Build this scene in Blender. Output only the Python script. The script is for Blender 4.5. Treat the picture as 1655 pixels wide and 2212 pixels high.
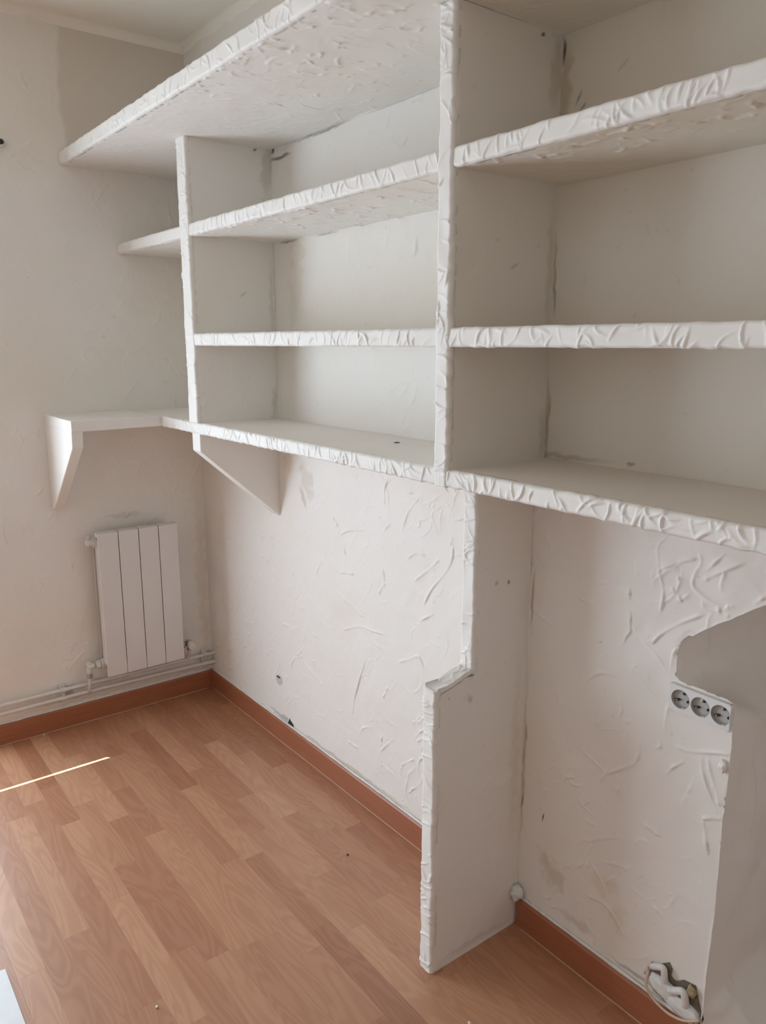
import bpy, bmesh, math, random
import numpy as np
from mathutils import Vector, Matrix, noise

for o in list(bpy.data.objects):
    bpy.data.objects.remove(o, do_unlink=True)
scene = bpy.context.scene
COL = scene.collection
random.seed(7)
R = random.Random(11)

# ------------------------------------------------------------------ camera
YAW, PITCH, ROLL, FPX = 0.9195, 0.2119, 0.0012, 1686.5
CX, CY, CZ = 3.0577, -1.3736, 1.5
cd = bpy.data.cameras.new('camera')
cam = bpy.data.objects.new('camera', cd)
COL.objects.link(cam)
cd.sensor_fit = 'VERTICAL'
cd.sensor_height = 24.0
cd.sensor_width = 24.0
cd.lens = FPX / 2212.0 * 24.0
cd.clip_start = 0.02
fw = Vector((-math.sin(YAW) * math.cos(PITCH), math.cos(YAW) * math.cos(PITCH), -math.sin(PITCH)))
rt = Vector((math.cos(YAW), math.sin(YAW), 0))
up = rt.cross(fw)
r2 = rt * math.cos(ROLL) + up * math.sin(ROLL)
u2 = -rt * math.sin(ROLL) + up * math.cos(ROLL)
M = Matrix((r2, u2, -fw)).transposed().to_4x4()
M.translation = (CX, CY, CZ)
cam.matrix_world = M
scene.camera = cam

# ------------------------------------------------------------------ light
W0, W1, WZ0, WZ1 = -0.96, -2.34, 0.0, 2.25      # balcony door opening in the left wall (Y0, Y1, z0, z1)
world = bpy.data.worlds.new('sky')
scene.world = world
world.use_nodes = True
bg = world.node_tree.nodes['Background']
bg.inputs[0].default_value = (0.79, 0.92, 1.05, 1)
bg.inputs[1].default_value = 14.0

sd = bpy.data.lights.new('sun', 'SUN')
sd.energy = 60.0
sd.angle = 0.002
sd.color = (1.0, 0.90, 0.74)
sun = bpy.data.objects.new('sun', sd)
COL.objects.link(sun)
SUNDIR = Vector((0.5775, 0.637, -2.365)).normalized()
sun.rotation_euler = SUNDIR.to_track_quat('-Z', 'Y').to_euler()
sun.location = (-1, -2, 5)

pd = bpy.data.lights.new('window_portal', 'AREA')
pd.shape = 'RECTANGLE'
pd.size = W0 - W1
pd.size_y = WZ1 - WZ0
pd.cycles.is_portal = True
po = bpy.data.objects.new('window_portal', pd)
COL.objects.link(po)
po.matrix_world = Matrix(((0, 0, -1, -0.19), (1, 0, 0, (W0 + W1) / 2), (0, 1, 0, (WZ0 + WZ1) / 2), (0, 0, 0, 1)))

scene.cycles.max_bounces = 10
scene.cycles.diffuse_bounces = 8
scene.cycles.caustics_reflective = False
scene.cycles.caustics_refractive = False
vs = scene.view_settings
vs.view_transform = 'Standard'
vs.look = 'None'
vs.gamma = 1.0
vs.use_curve_mapping = False
vs.exposure = -0.66

# ------------------------------------------------------------------ numbers
D, DT = 0.299, 0.487
ZA0, ZA1 = 1.2083, 1.2455
ZB0, ZB1 = 1.4944, 1.5322
ZC0, ZC1 = 1.8308, 1.8679
ZD0, ZD1 = 2.1217, 2.1662
XL0, XL1 = 0.5796, 0.6467
XR0, XR1 = 1.8259, 1.8672
ZCEIL = 2.6016
XEND = 2.75
ROOMX, ROOMY = 4.2, -3.1
BB = 0.083

# ------------------------------------------------------------------ node helpers
class NT:
    def __init__(s, nt): s.nt = nt
    def n(s, typ, **kw):
        nd = s.nt.nodes.new(typ)
        for k, v in kw.items():
            setattr(nd, k, v)
        return nd
    def val(s, sock, v):
        if isinstance(v, bpy.types.NodeSocket): s.nt.links.new(v, sock)
        elif v is not None: sock.default_value = v
    def math(s, op, a, b=None, c=None, clamp=False):
        nd = s.n('ShaderNodeMath', operation=op, use_clamp=clamp)
        s.val(nd.inputs[0], a); s.val(nd.inputs[1], b)
        if c is not None: s.val(nd.inputs[2], c)
        return nd.outputs[0]
    def vmath(s, op, a, b=None, sc=None):
        nd = s.n('ShaderNodeVectorMath', operation=op)
        s.val(nd.inputs[0], a); s.val(nd.inputs[1], b)
        if sc is not None: s.val(nd.inputs['Scale'], sc)
        return nd.outputs[0]
    def ss(s, v, a, b, lo=0.0, hi=1.0):
        nd = s.n('ShaderNodeMapRange', interpolation_type='SMOOTHSTEP')
        s.val(nd.inputs['Value'], v)
        nd.inputs['From Min'].default_value = a; nd.inputs['From Max'].default_value = b
        nd.inputs['To Min'].default_value = lo; nd.inputs['To Max'].default_value = hi
        return nd.outputs[0]
    def noise(s, vec, scale, detail=3.0, rough=0.55, dist=0.0, color=False):
        nd = s.n('ShaderNodeTexNoise')
        s.val(nd.inputs['Vector'], vec)
        nd.inputs['Scale'].default_value = scale; nd.inputs['Detail'].default_value = detail
        nd.inputs['Roughness'].default_value = rough; nd.inputs['Distortion'].default_value = dist
        return nd.outputs['Color' if color else 'Fac']
    def mix(s, f, a, b, mode='MIX'):
        nd = s.n('ShaderNodeMix', data_type='RGBA', blend_type=mode)
        s.val(nd.inputs[0], f)
        for i, v in ((6, a), (7, b)):
            if isinstance(v, tuple) and len(v) == 3: v = v + (1,)
            s.val(nd.inputs[i], v)
        return nd.outputs[2]
    def comb(s, x, y, z):
        nd = s.n('ShaderNodeCombineXYZ')
        s.val(nd.inputs[0], x); s.val(nd.inputs[1], y); s.val(nd.inputs[2], z)
        return nd.outputs[0]

def new_mat(name, color=(0.8, 0.8, 0.8), rough=0.6, metal=0.0, spec=0.5):
    m = bpy.data.materials.new(name); m.use_nodes = True
    nt = m.node_tree
    b = nt.nodes['Principled BSDF']
    b.inputs['Base Color'].default_value = tuple(color) + (1,)
    b.inputs['Roughness'].default_value = rough
    b.inputs['Metallic'].default_value = metal
    b.inputs['Specular IOR Level'].default_value = spec
    return m, NT(nt), b

def simple(name, color, rough=0.5, metal=0.0, var=0.08, scale=40.0, bump=0.0):
    m, T, b = new_mat(name, color, rough, metal)
    pos = T.n('ShaderNodeNewGeometry').outputs['Position']
    nz = T.noise(pos, scale, 3)
    dark = tuple(c * (1 - var) for c in color); lite = tuple(min(1, c * (1 + var)) for c in color)
    T.val(b.inputs['Base Color'], T.mix(nz, dark, lite))
    if bump:
        bp = T.n('ShaderNodeBump'); bp.inputs['Distance'].default_value = 1.0
        T.val(bp.inputs['Height'], T.math('MULTIPLY', T.noise(pos, scale * 4, 4), bump))
        T.val(b.inputs['Normal'], bp.outputs[0])
    return m

BR, DK, YE = (0.42, 0.33, 0.22), (0.05, 0.04, 0.03), (0.62, 0.52, 0.34)
back_marks = [
    (0.83, 1.045, 0.05, 0.08, 0.3, BR, 0.26), (0.72, 1.10, 0.05, 0.06, 0, YE, 0.30), (0.80, 0.99, 0.014, 0.05, 0.5, BR, 0.45),
    (0.80, 1.75, 0.05, 0.22, 0, YE, 0.30), (0.76, 1.62, 0.04, 0.10, 0, BR, 0.14),
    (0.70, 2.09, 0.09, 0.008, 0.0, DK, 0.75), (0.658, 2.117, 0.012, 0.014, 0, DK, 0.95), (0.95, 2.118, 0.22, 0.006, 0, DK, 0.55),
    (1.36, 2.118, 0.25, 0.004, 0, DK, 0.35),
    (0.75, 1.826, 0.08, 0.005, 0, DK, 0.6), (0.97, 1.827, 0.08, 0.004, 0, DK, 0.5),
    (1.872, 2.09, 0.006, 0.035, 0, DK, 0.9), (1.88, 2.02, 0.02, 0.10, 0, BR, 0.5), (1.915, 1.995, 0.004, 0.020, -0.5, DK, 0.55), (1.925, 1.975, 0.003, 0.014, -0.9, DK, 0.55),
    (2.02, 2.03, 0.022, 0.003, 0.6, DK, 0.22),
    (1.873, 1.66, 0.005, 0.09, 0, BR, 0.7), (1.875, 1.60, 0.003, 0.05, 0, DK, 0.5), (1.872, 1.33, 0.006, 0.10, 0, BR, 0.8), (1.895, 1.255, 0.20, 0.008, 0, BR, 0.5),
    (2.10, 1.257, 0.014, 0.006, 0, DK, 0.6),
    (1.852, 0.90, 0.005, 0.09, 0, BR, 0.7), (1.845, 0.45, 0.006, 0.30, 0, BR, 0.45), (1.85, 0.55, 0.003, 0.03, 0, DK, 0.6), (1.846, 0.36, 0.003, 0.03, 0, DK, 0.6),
    (1.949, 0.205, 0.06, 0.055, 0, BR, 0.34), (1.915, 0.348, 0.0028, 0.017, -0.2, DK, 0.95),
    (2.10, 0.27, 0.05, 0.03, 0, YE, 0.25), (2.15, 0.20, 0.03, 0.05, 0, YE, 0.28),
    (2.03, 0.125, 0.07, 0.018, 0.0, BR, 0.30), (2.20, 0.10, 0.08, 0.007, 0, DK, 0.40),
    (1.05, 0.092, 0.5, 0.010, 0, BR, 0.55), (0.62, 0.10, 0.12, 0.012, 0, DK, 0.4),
]
panel_marks = [(-0.075, 0.955, 0.004, 0.009, 0, DK, 0.9), (-0.115, 0.958, 0.007, 0.008, 0, BR, 0.6), (-0.19, 0.69, 0.010, 0.02, 0.3, BR, 0.5), (-0.255, 0.71, 0.003, 0.004, 0, DK, 0.6), (-0.03, 0.5, 0.02, 0.35, 0, YE, 0.25), (-0.15, 0.02, 0.16, 0.012, 0, BR, 0.25)]
px_marks = [(-0.012, 2.06, 0.03, 0.10, 0, BR, 0.35), (-0.06, 2.112, 0.010, 0.005, 0.3, DK, 0.9), (-0.012, 1.65, 0.012, 0.15, 0, BR, 0.25), (-0.015, 1.30, 0.015, 0.07, 0, BR, 0.30), (-0.12, 1.66, 0.02, 0.004, 0.5, DK, 0.3)]
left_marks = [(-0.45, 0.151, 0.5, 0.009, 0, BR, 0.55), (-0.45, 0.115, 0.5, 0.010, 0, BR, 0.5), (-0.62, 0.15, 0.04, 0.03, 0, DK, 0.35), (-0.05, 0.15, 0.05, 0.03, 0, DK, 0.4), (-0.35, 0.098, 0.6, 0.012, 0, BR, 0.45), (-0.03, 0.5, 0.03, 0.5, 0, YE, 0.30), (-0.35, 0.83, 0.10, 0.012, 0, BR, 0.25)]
PAINT = (0.82, 0.796, 0.757)
def skin_mat():
    """white painted plaster: the paint colour, yellowing and stains sit on the points of the mesh"""
    m, T, b = new_mat('painted_plaster', PAINT, 0.62, 0, 0.35)
    at = T.n('ShaderNodeAttribute', attribute_name='paint')
    T.val(b.inputs['Base Color'], at.outputs['Color'])
    return m
M_SKIN = skin_mat()
M_PLAIN = simple('plain_plaster', PAINT, 0.62, var=0.03, scale=6)
M_PX = M_PY = M_PZ = M_FILL = M_PLAIN
M_EDGE = simple('rough_edge_plaster', (0.82, 0.805, 0.768), 0.62, var=0.04, scale=30)
M_CEIL = simple('cream_ceiling_paint', (0.86, 0.82, 0.75), 0.8, var=0.04, scale=5)

# ------------------------------------------------------------------ mesh helpers
def link(o, parent=None):
    COL.objects.link(o)
    if parent is not None: o.parent = parent
    return o
def tag(o, label=None, cat=None, group=None, kind=None):
    if label: o['label'] = label
    if cat: o['category'] = cat
    if group: o['group'] = group
    if kind: o['kind'] = kind
    return o
def empty(name, loc, label, cat, group=None):
    o = bpy.data.objects.new(name, None)
    o.empty_display_size = 0.05
    link(o); o.location = loc
    return tag(o, label, cat, group)
def mk(name, verts, faces, mats, parent=None, midx=None, smooth=False, bevel=0.0, seg=2, ploc=None):
    me = bpy.data.meshes.new(name)
    if parent is not None:
        pl = parent.location if ploc is None else ploc
        verts = [(p[0] - pl[0], p[1] - pl[1], p[2] - pl[2]) for p in verts]
    me.from_pydata([tuple(p) for p in verts], [], faces)
    if not isinstance(mats, (list, tuple)): mats = [mats]
    for m in mats: me.materials.append(m)
    if midx is not None: me.polygons.foreach_set('material_index', midx)
    if smooth: me.polygons.foreach_set('use_smooth', [True] * len(me.polygons))
    bm = bmesh.new(); bm.from_mesh(me); bmesh.ops.recalc_face_normals(bm, faces=bm.faces); bm.to_mesh(me); bm.free()
    me.update()
    o = bpy.data.objects.new(name, me)
    link(o, parent)
    if bevel:
        md = o.modifiers.new('bevel', 'BEVEL'); md.width = bevel; md.segments = seg; md.limit_method = 'ANGLE'; md.angle_limit = 0.7
    return o
WHERE = {}
def box_vf(x0, x1, y0, y1, z0, z1):
    v = [(x0, y0, z0), (x1, y0, z0), (x1, y1, z0), (x0, y1, z0), (x0, y0, z1), (x1, y0, z1), (x1, y1, z1), (x0, y1, z1)]
    f = [(0, 3, 2, 1), (4, 5, 6, 7), (0, 1, 5, 4), (1, 2, 6, 5), (2, 3, 7, 6), (3, 0, 4, 7)]
    return v, f
def join(*vfs):
    V, F = [], []
    for v, f in vfs:
        n = len(V); V += list(v); F += [tuple(i + n for i in q) for q in f]
    return V, F
def cyl_vf(p0, p1, r, n=16, r1=None):
    p0, p1 = Vector(p0), Vector(p1); d = (p1 - p0).normalized()
    a = d.orthogonal().normalized(); b = d.cross(a)
    r1 = r if r1 is None else r1
    V = []; F = []
    for p, rr in ((p0, r), (p1, r1)):
        for i in range(n):
            t = 2 * math.pi * i / n
            V.append(tuple(p + (a * math.cos(t) + b * math.sin(t)) * rr))
    for i in range(n):
        j = (i + 1) % n; F.append((i, j, n + j, n + i))
    F.append(tuple(range(n))[::-1]); F.append(tuple(range(n, 2 * n)))
    return V, F
def tube_vf(pts, r, n=10):
    """swept tube along a polyline, r may be a list"""
    pts = [Vector(p) for p in pts]
    rs = r if isinstance(r, (list, tuple)) else [r] * len(pts)
    V = []; F = []
    ref = None
    for i, p in enumerate(pts):
        d = (pts[min(i + 1, len(pts) - 1)] - pts[max(i - 1, 0)]).normalized()
        if ref is None: ref = d.orthogonal().normalized()
        a = (ref - d * ref.dot(d)).normalized(); ref = a; b = d.cross(a)
        for k in range(n):
            t = 2 * math.pi * k / n
            V.append(tuple(p + (a * math.cos(t) + b * math.sin(t)) * rs[i]))
    for i in range(len(pts) - 1):
        for k in range(n):
            j = (k + 1) % n; F.append((i * n + k, i * n + j, (i + 1) * n + j, (i + 1) * n + k))
    F.append(tuple(range(n))[::-1]); q = (len(pts) - 1) * n; F.append(tuple(range(q, q + n)))
    return V, F
def spline(pts, n=8):
    P = [Vector(p) for p in pts]; out = []
    for i in range(len(P) - 1):
        a, b, c, d = P[max(i - 1, 0)], P[i], P[i + 1], P[min(i + 2, len(P) - 1)]
        for k in range(n):
            t = k / n
            out.append(0.5 * ((2 * b) + (c - a) * t + (2 * a - 5 * b + 4 * c - d) * t * t + (-a + 3 * b - 3 * c + d) * t ** 3))
    out.append(P[-1]); return out
def axis_idx(V, F):
    out = []
    for f in F:
        a, b, c = (Vector(V[i]) for i in f[:3])
        n = (b - a).cross(c - a); k = max(range(3), key=lambda i: abs(n[i])); out.append(k)
    return out
def rough_vf(x0, x1, y0, y1, z0, z1, step=0.03, amp=0.0012):
    """hand-plastered slab: a fine box grid whose points wander a little"""
    lo = (x0, y0, z0); hi = (x1, y1, z1)
    ns = [max(1, int(round((hi[i] - lo[i]) / step))) for i in range(3)]
    V = []; F = []; key = {}
    def vid(i, j, k):
        t = (i, j, k)
        if t not in key:
            p = Vector((lo[0] + (hi[0] - lo[0]) * i / ns[0], lo[1] + (hi[1] - lo[1]) * j / ns[1], lo[2] + (hi[2] - lo[2]) * k / ns[2]))
            d = Vector((noise.noise(p * 7), noise.noise(p * 7 + Vector((9, 3, 1))), noise.noise(p * 7 + Vector((2, 8, 5))))) * amp * 1.4
            d += Vector((noise.noise(p * 22), noise.noise(p * 22 + Vector((5, 1, 7))), noise.noise(p * 22 + Vector((4, 2, 9))))) * amp * 0.8
            key[t] = len(V); V.append(tuple(p + d))
        return key[t]
    for ax in range(3):
        b, c = [i for i in range(3) if i != ax]
        for side in (0, ns[ax]):
            for p in range(ns[b]):
                for q in range(ns[c]):
                    idx = []
                    for dp, dq in ((0, 0), (1, 0), (1, 1), (0, 1)):
                        t = [0, 0, 0]; t[ax] = side; t[b] = p + dp; t[c] = q + dq; idx.append(vid(*t))
                    F.append(tuple(idx))
    return V, F
def slab(name, parent, x0, x1, y0, y1, z0, z1, step=0.03, amp=0.0013, mats=None):
    V, F = rough_vf(x0, x1, y0, y1, z0, z1, step, amp)
    return mk(name, V, F, mats or [M_PX, M_PY, M_PZ], parent, midx=axis_idx(V, F), bevel=0.003)

def relief(name, parent, O, U, V, N, Lu, Lv, mat, dens=36, amp=0.0036, res=0.0021, lean=0.9, seed=0, ploc=None, depth=0.012):
    """rough plaster lip: a fine grid with real trowel ridges and a wandering outline"""
    rg = np.random.RandomState(100 + seed)
    nu, nv = max(4, int(Lu / res)), max(5, int(Lv / res))
    u = np.linspace(0, Lu, nu + 1)[:, None] * np.ones((1, nv + 1)); v = np.linspace(0, Lv, nv + 1)[None, :] * np.ones((nu + 1, 1))
    h = np.zeros_like(u)
    for _ in range(int(dens * Lu) + 2):
        cu, cv = rg.uniform(0, Lu), rg.uniform(-0.1, 1.1) * Lv
        th = rg.choice([1, -1]) * (math.pi / 2 - abs(rg.normal(0, lean) * 0.75)); L = rg.uniform(0.010, 0.034); w = rg.uniform(0.0011, 0.0022); k = rg.uniform(-22, 22)
        a = amp * rg.uniform(0.35, 1.0); sg = rg.choice([1, -1])
        i0, i1 = np.searchsorted(u[:, 0], [cu - 0.05, cu + 0.05])
        if i1 - i0 < 2: continue
        du, dv = u[i0:i1] - cu, v[i0:i1] - cv
        x = du * math.cos(th) + dv * math.sin(th); y = sg * (-du * math.sin(th) + dv * math.cos(th)) - k * x * x
        ridge = np.where(y < 0, np.exp(-(y / (w * 0.7)) ** 2), np.exp(-(y / (w * 2.2)) ** 2))
        tap = np.clip(1.25 - np.abs(x) / L, 0, 1) ** 0.7
        h[i0:i1] = np.maximum(h[i0:i1], a * ridge * tap)
    # broad unevenness
    for _ in range(14):
        f = rg.uniform(8, 60); ph = rg.uniform(0, 6.28, 2); g = rg.uniform(-1, 1) * 60
        h += 0.00035 * np.sin(f * u + g * v + ph[0]) * np.cos(rg.uniform(20, 90) * v + ph[1])
    e = np.minimum(np.minimum(v, Lv - v), 0.006) / 0.006
    h -= 0.0045 * (1 - e) ** 2
    def wob(a, n=10):
        s = np.zeros_like(a)
        for _ in range(n): s += np.sin(a * rg.uniform(10, 190) + rg.uniform(0, 6.28)) * rg.uniform(0.2, 1)
        return s / n * 0.0042
    t = v / Lv
    vv = v + wob(u) * t + wob(u) * (1 - t)
    O, U, V, N = (np.array(q, float) for q in (O, U, V, N))
    P = O + u[..., None] * U + vv[..., None] * V + h[..., None] * N
    m = (nu + 1) * (nv + 1)
    idx = np.arange(m).reshape(nu + 1, nv + 1)
    quads = np.stack([idx[:-1, :-1], idx[1:, :-1], idx[1:, 1:], idx[:-1, 1:]], -1).reshape(-1, 4).tolist()
    bord = list(idx[:, 0]) + list(idx[-1, 1:]) + list(idx[-2::-1, -1]) + list(idx[0, -2:0:-1])
    pts = P.reshape(-1, 3)
    inn = pts[bord] - N * depth - (pts[bord] - (O + U * Lu / 2 + V * Lv / 2)) * 0.0
    pts = np.vstack([pts, inn]).tolist()
    nb = len(bord)
    for i in range(nb):
        j = (i + 1) % nb
        quads.append([int(bord[i]), int(bord[j]), m + j, m + i])
    quads.append([m + i for i in range(nb)])
    return mk(name, pts, quads, mat, parent, smooth=True, ploc=ploc)

def vnoise(u, v, scale, seed, octv=3):
    """value noise on a lattice, 0..1"""
    out = np.zeros(u.shape); amp = 1.0; tot = 0.0
    rg = np.random.RandomState(seed)
    for o_ in range(octv):
        lat = rg.rand(64, 64)
        x = u * scale * 2 ** o_ + 17.3 * o_ + 200; y = v * scale * 2 ** o_ + 5.1 * o_ + 200
        i = np.floor(x).astype(int); j = np.floor(y).astype(int); fx = x - i; fy = y - j
        fx = fx * fx * (3 - 2 * fx); fy = fy * fy * (3 - 2 * fy)
        g = lambda a, b: lat[a % 64, b % 64]
        out += amp * ((g(i, j) * (1 - fx) + g(i + 1, j) * fx) * (1 - fy) + (g(i, j + 1) * (1 - fx) + g(i + 1, j + 1) * fx) * fy)
        tot += amp; amp *= 0.5
    return out / tot
def sstep(x, a, b):
    t = np.clip((x - a) / (b - a), 0, 1); return t * t * (3 - 2 * t)
STY = dict(wall=dict(n=230, amp=0.0054, L=(0.012, 0.055), w=(0.0018, 0.0032), low=0.0075),
           cell=dict(n=120, amp=0.0046, L=(0.012, 0.055), w=(0.0028, 0.0042), low=0.0070),
           left=dict(n=150, amp=0.0054, L=(0.012, 0.060), w=(0.0032, 0.0055), low=0.0085),
           under=dict(n=620, amp=0.0062, L=(0.008, 0.036), w=(0.0028, 0.0042), low=0.0050),
           calm=dict(n=55, amp=0.0026, L=(0.02, 0.08), w=(0.0032, 0.0050), low=0.0050),
           flat=dict(n=0, amp=0, L=(.01, .02), w=(.002, .003), low=0.0016))
class Skin:
    """hand-trowelled plaster as real relief: fine grids with smears, paint colour on the points"""
    def __init__(s): s.v = []; s.q = []; s.c = []; s.m = []; s.n = 0
    def add(s, P, Q, C, mi=0):
        s.v.append(P); s.q.append(np.asarray(Q, int) + s.n); s.c.append(C); s.m.append(np.full(len(Q), mi)); s.n += len(P)
    def grid(s, O, U, V, N, Lu, Lv, res, style='wall', seed=1, u0=0.0, v0=0.0, marks=(), poly=None, beige=False, edge=0.006, drawn=(), old=None):
        st = STY[style]; rg = np.random.RandomState(seed)
        nu, nv = max(1, int(round(Lu / res))), max(1, int(round(Lv / res)))
        uu = np.linspace(0, Lu, nu + 1); vv = np.linspace(0, Lv, nv + 1)
        u = uu[:, None] * np.ones((1, nv + 1)); v = vv[None, :] * np.ones((nu + 1, 1))
        h = np.zeros_like(u)
        reg = sstep(vnoise(u, v, 2.6, seed + 5, 2), 0.34, 0.60) * 0.65 + 0.35
        for _ in range(int(st['n'] * Lu * Lv)):
            cu, cv = rg.uniform(0, Lu), rg.uniform(0, Lv)
            L = rg.uniform(*st['L']) * (0.6 + 0.8 * rg.rand() ** 2); w = rg.uniform(*st['w'])
            th = rg.normal(1.05, 0.55) if rg.rand() < 0.6 else rg.uniform(0, math.pi)
            k = rg.normal(0, 0.35) / L; wa, wb, wc = rg.uniform(0, 0.0022), rg.uniform(60, 190), rg.uniform(0, 6.3)
            a = st['amp'] * rg.uniform(0.25, 1.0) ** 1.2; sg = rg.choice([1, -1]); rad = L * 1.15 + 0.03
            i0, i1 = np.searchsorted(uu, [cu - rad, cu + rad]); j0, j1 = np.searchsorted(vv, [cv - rad, cv + rad])
            if i1 - i0 < 2 or j1 - j0 < 2: continue
            du, dv = u[i0:i1, j0:j1] - cu, v[i0:i1, j0:j1] - cv
            x = du * math.cos(th) + dv * math.sin(th); y = sg * (-du * math.sin(th) + dv * math.cos(th)) - k * x * x - wa * np.sin(wb * x + wc)
            pr = np.where(y < 0, np.exp(-(y / (w * 0.7)) ** 2), 0.62 * np.exp(-(y / (w * 1.5)) ** 2) + 0.38 * np.exp(-np.abs(y) / 0.011))
            xx = x / L
            tap = np.clip(1.15 - np.abs(xx + 0.15), 0, 1) ** 0.8 * (0.55 + 0.45 * np.sin(3.1 * xx + wc) ** 2)
            h[i0:i1, j0:j1] = np.maximum(h[i0:i1, j0:j1], a * pr * tap)
        h *= reg
        for i_, (pl, w, a) in enumerate(drawn):
            sp = spline([(p[0] - u0, p[1] - v0, 0) for p in pl], 6); q = np.array([(p.x, p.y) for p in sp])
            i0, i1 = np.searchsorted(uu, [q[:, 0].min() - 0.04, q[:, 0].max() + 0.04]); j0, j1 = np.searchsorted(vv, [q[:, 1].min() - 0.04, q[:, 1].max() + 0.04])
            if i1 - i0 < 2 or j1 - j0 < 2: continue
            gu, gv = u[i0:i1, j0:j1], v[i0:i1, j0:j1]; best = np.full(gu.shape, 9.0); side = np.zeros(gu.shape); tt = np.zeros(gu.shape)
            for k in range(len(q) - 1):
                d = q[k + 1] - q[k]; ll = d @ d + 1e-12; t = np.clip(((gu - q[k, 0]) * d[0] + (gv - q[k, 1]) * d[1]) / ll, 0, 1)
                ex, ey = gu - q[k, 0] - t * d[0], gv - q[k, 1] - t * d[1]; dd = np.hypot(ex, ey); m = dd < best
                best[m] = dd[m]; side[m] = np.sign(d[0] * ey - d[1] * ex)[m]; tt[m] = ((k + t) / (len(q) - 1))[m]
            sg = 1 if i_ % 3 else -1
            pr = np.where(side * sg < 0, np.exp(-(best / (w * 0.75)) ** 2), 0.6 * np.exp(-(best / (w * 1.5)) ** 2) + 0.4 * np.exp(-best / 0.011))
            vary = 0.65 + 0.35 * np.sin(tt * 9 + i_ * 1.7)
            h[i0:i1, j0:j1] = np.maximum(h[i0:i1, j0:j1], a * pr * vary * np.clip(np.minimum(tt, 1 - tt) * 6 + 0.35, 0, 1))
        lo = st['low'] * (vnoise(u, v, 7.0, seed + 9, 3) - 0.5) + st['low'] * 0.25 * (vnoise(u, v, 30.0, seed + 3, 2) - 0.5) 
        msk = 0.0
        if beige:
            ye = u + u0 + (vnoise(u, v, 11, 4, 3) - 0.5) * 0.05
            msk = sstep(ye, -0.475, -0.455) * sstep(v + v0, 2.13, 2.15); h *= 1 - msk; lo *= 1 - msk
        h = h + lo
        e = np.minimum(np.minimum(u, Lu - u), np.minimum(v, Lv - v)); h *= sstep(e, 0, edge)
        # paint
        C = np.empty(u.shape + (4,)); C[..., 3] = 1; t = np.array(PAINT)
        f = (sstep(vnoise(u, v, 2.2, seed + 21, 4), 0.42, 0.72) * 0.40)[..., None]
        C[..., :3] = t * (1 - f) + t * np.array((0.95, 0.90, 0.80)) * f
        sp = (sstep(vnoise(u, v, 70, seed + 31, 2), 0.86, 0.92) * 0.15)[..., None]; C[..., :3] = C[..., :3] * (1 - sp) + np.array((0.34, 0.30, 0.25)) * sp
        if beige: C[..., :3] = C[..., :3] * (1 - 0.85 * msk[..., None]) + np.array((0.68, 0.61, 0.53)) * 0.85 * msk[..., None]
        if old is not None:      # right-hand bays: yellowed paint plus their dimness, put into the colour
            g = (sstep(u + u0, old, old + 0.02) * (0.75 + 0.5 * (vnoise(u, v, 3.0, 61, 3) - 0.5)))[..., None]
            C[..., :3] *= 1 - g * np.array((0.10, 0.135, 0.19))
        w1, w2 = vnoise(u, v, 38, 77, 3) - 0.5, vnoise(u, v, 38, 78, 3) - 0.5
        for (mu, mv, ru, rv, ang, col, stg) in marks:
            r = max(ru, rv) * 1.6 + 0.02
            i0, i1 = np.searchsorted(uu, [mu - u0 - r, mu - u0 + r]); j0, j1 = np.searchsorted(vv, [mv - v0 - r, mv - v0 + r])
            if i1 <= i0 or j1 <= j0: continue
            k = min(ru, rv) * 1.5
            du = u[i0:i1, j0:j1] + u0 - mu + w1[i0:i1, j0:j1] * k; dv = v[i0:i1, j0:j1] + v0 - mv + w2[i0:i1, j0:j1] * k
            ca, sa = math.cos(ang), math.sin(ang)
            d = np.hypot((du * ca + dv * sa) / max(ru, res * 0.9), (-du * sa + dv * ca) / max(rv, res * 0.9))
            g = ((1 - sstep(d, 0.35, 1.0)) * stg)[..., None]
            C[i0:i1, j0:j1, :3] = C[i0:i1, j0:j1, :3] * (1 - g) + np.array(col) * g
        idx = np.arange(u.size).reshape(u.shape)
        Q = np.stack([idx[:-1, :-1], idx[1:, :-1], idx[1:, 1:], idx[:-1, 1:]], -1).reshape(-1, 4)
        if poly is not None:
            pu, pv = np.array([p[0] for p in poly]) - u0, np.array([p[1] for p in poly]) - v0
            fu, fv = u.ravel().copy(), v.ravel().copy(); ins = np.zeros(fu.size, bool); best = np.full(fu.size, 9.0); bu, bv = fu.copy(), fv.copy()
            for i in range(len(pu)):
                j = (i + 1) % len(pu); x1, y1, x2, y2 = pu[i], pv[i], pu[j], pv[j]
                if y1 != y2:
                    c = ((y1 > fv) != (y2 > fv)); xi = (x2 - x1) * (fv - y1) / (y2 - y1) + x1; ins ^= c & (fu < xi)
                dx, dy = x2 - x1, y2 - y1; tt = np.clip(((fu - x1) * dx + (fv - y1) * dy) / (dx * dx + dy * dy + 1e-12), 0, 1)
                qx, qy = x1 + tt * dx, y1 + tt * dy; dd = np.hypot(fu - qx, fv - qy); m = dd < best
                best[m] = dd[m]; bu[m] = qx[m]; bv[m] = qy[m]
            keep = ins[Q].any(1); Q = Q[keep]
            mv = (~ins) | (best < res * 0.25)
            hf = h.ravel() * np.where(ins, sstep(best, 0, edge), 0.0)
            fu[mv] = bu[mv]; fv[mv] = bv[mv]; hf[mv] = 0
            u, v, h = fu, fv, hf; C = C.reshape(-1, 4)
            used = np.unique(Q); mp = np.full(u.size, -1); mp[used] = np.arange(len(used)); Q = mp[Q]; u, v, h, C = u[used], v[used], h[used], C[used]
        O, U, V, N = (np.array(q, float) for q in (O, U, V, N))
        P = O + u.reshape(-1, 1) * U + v.reshape(-1, 1) * V + h.reshape(-1, 1) * N
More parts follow.
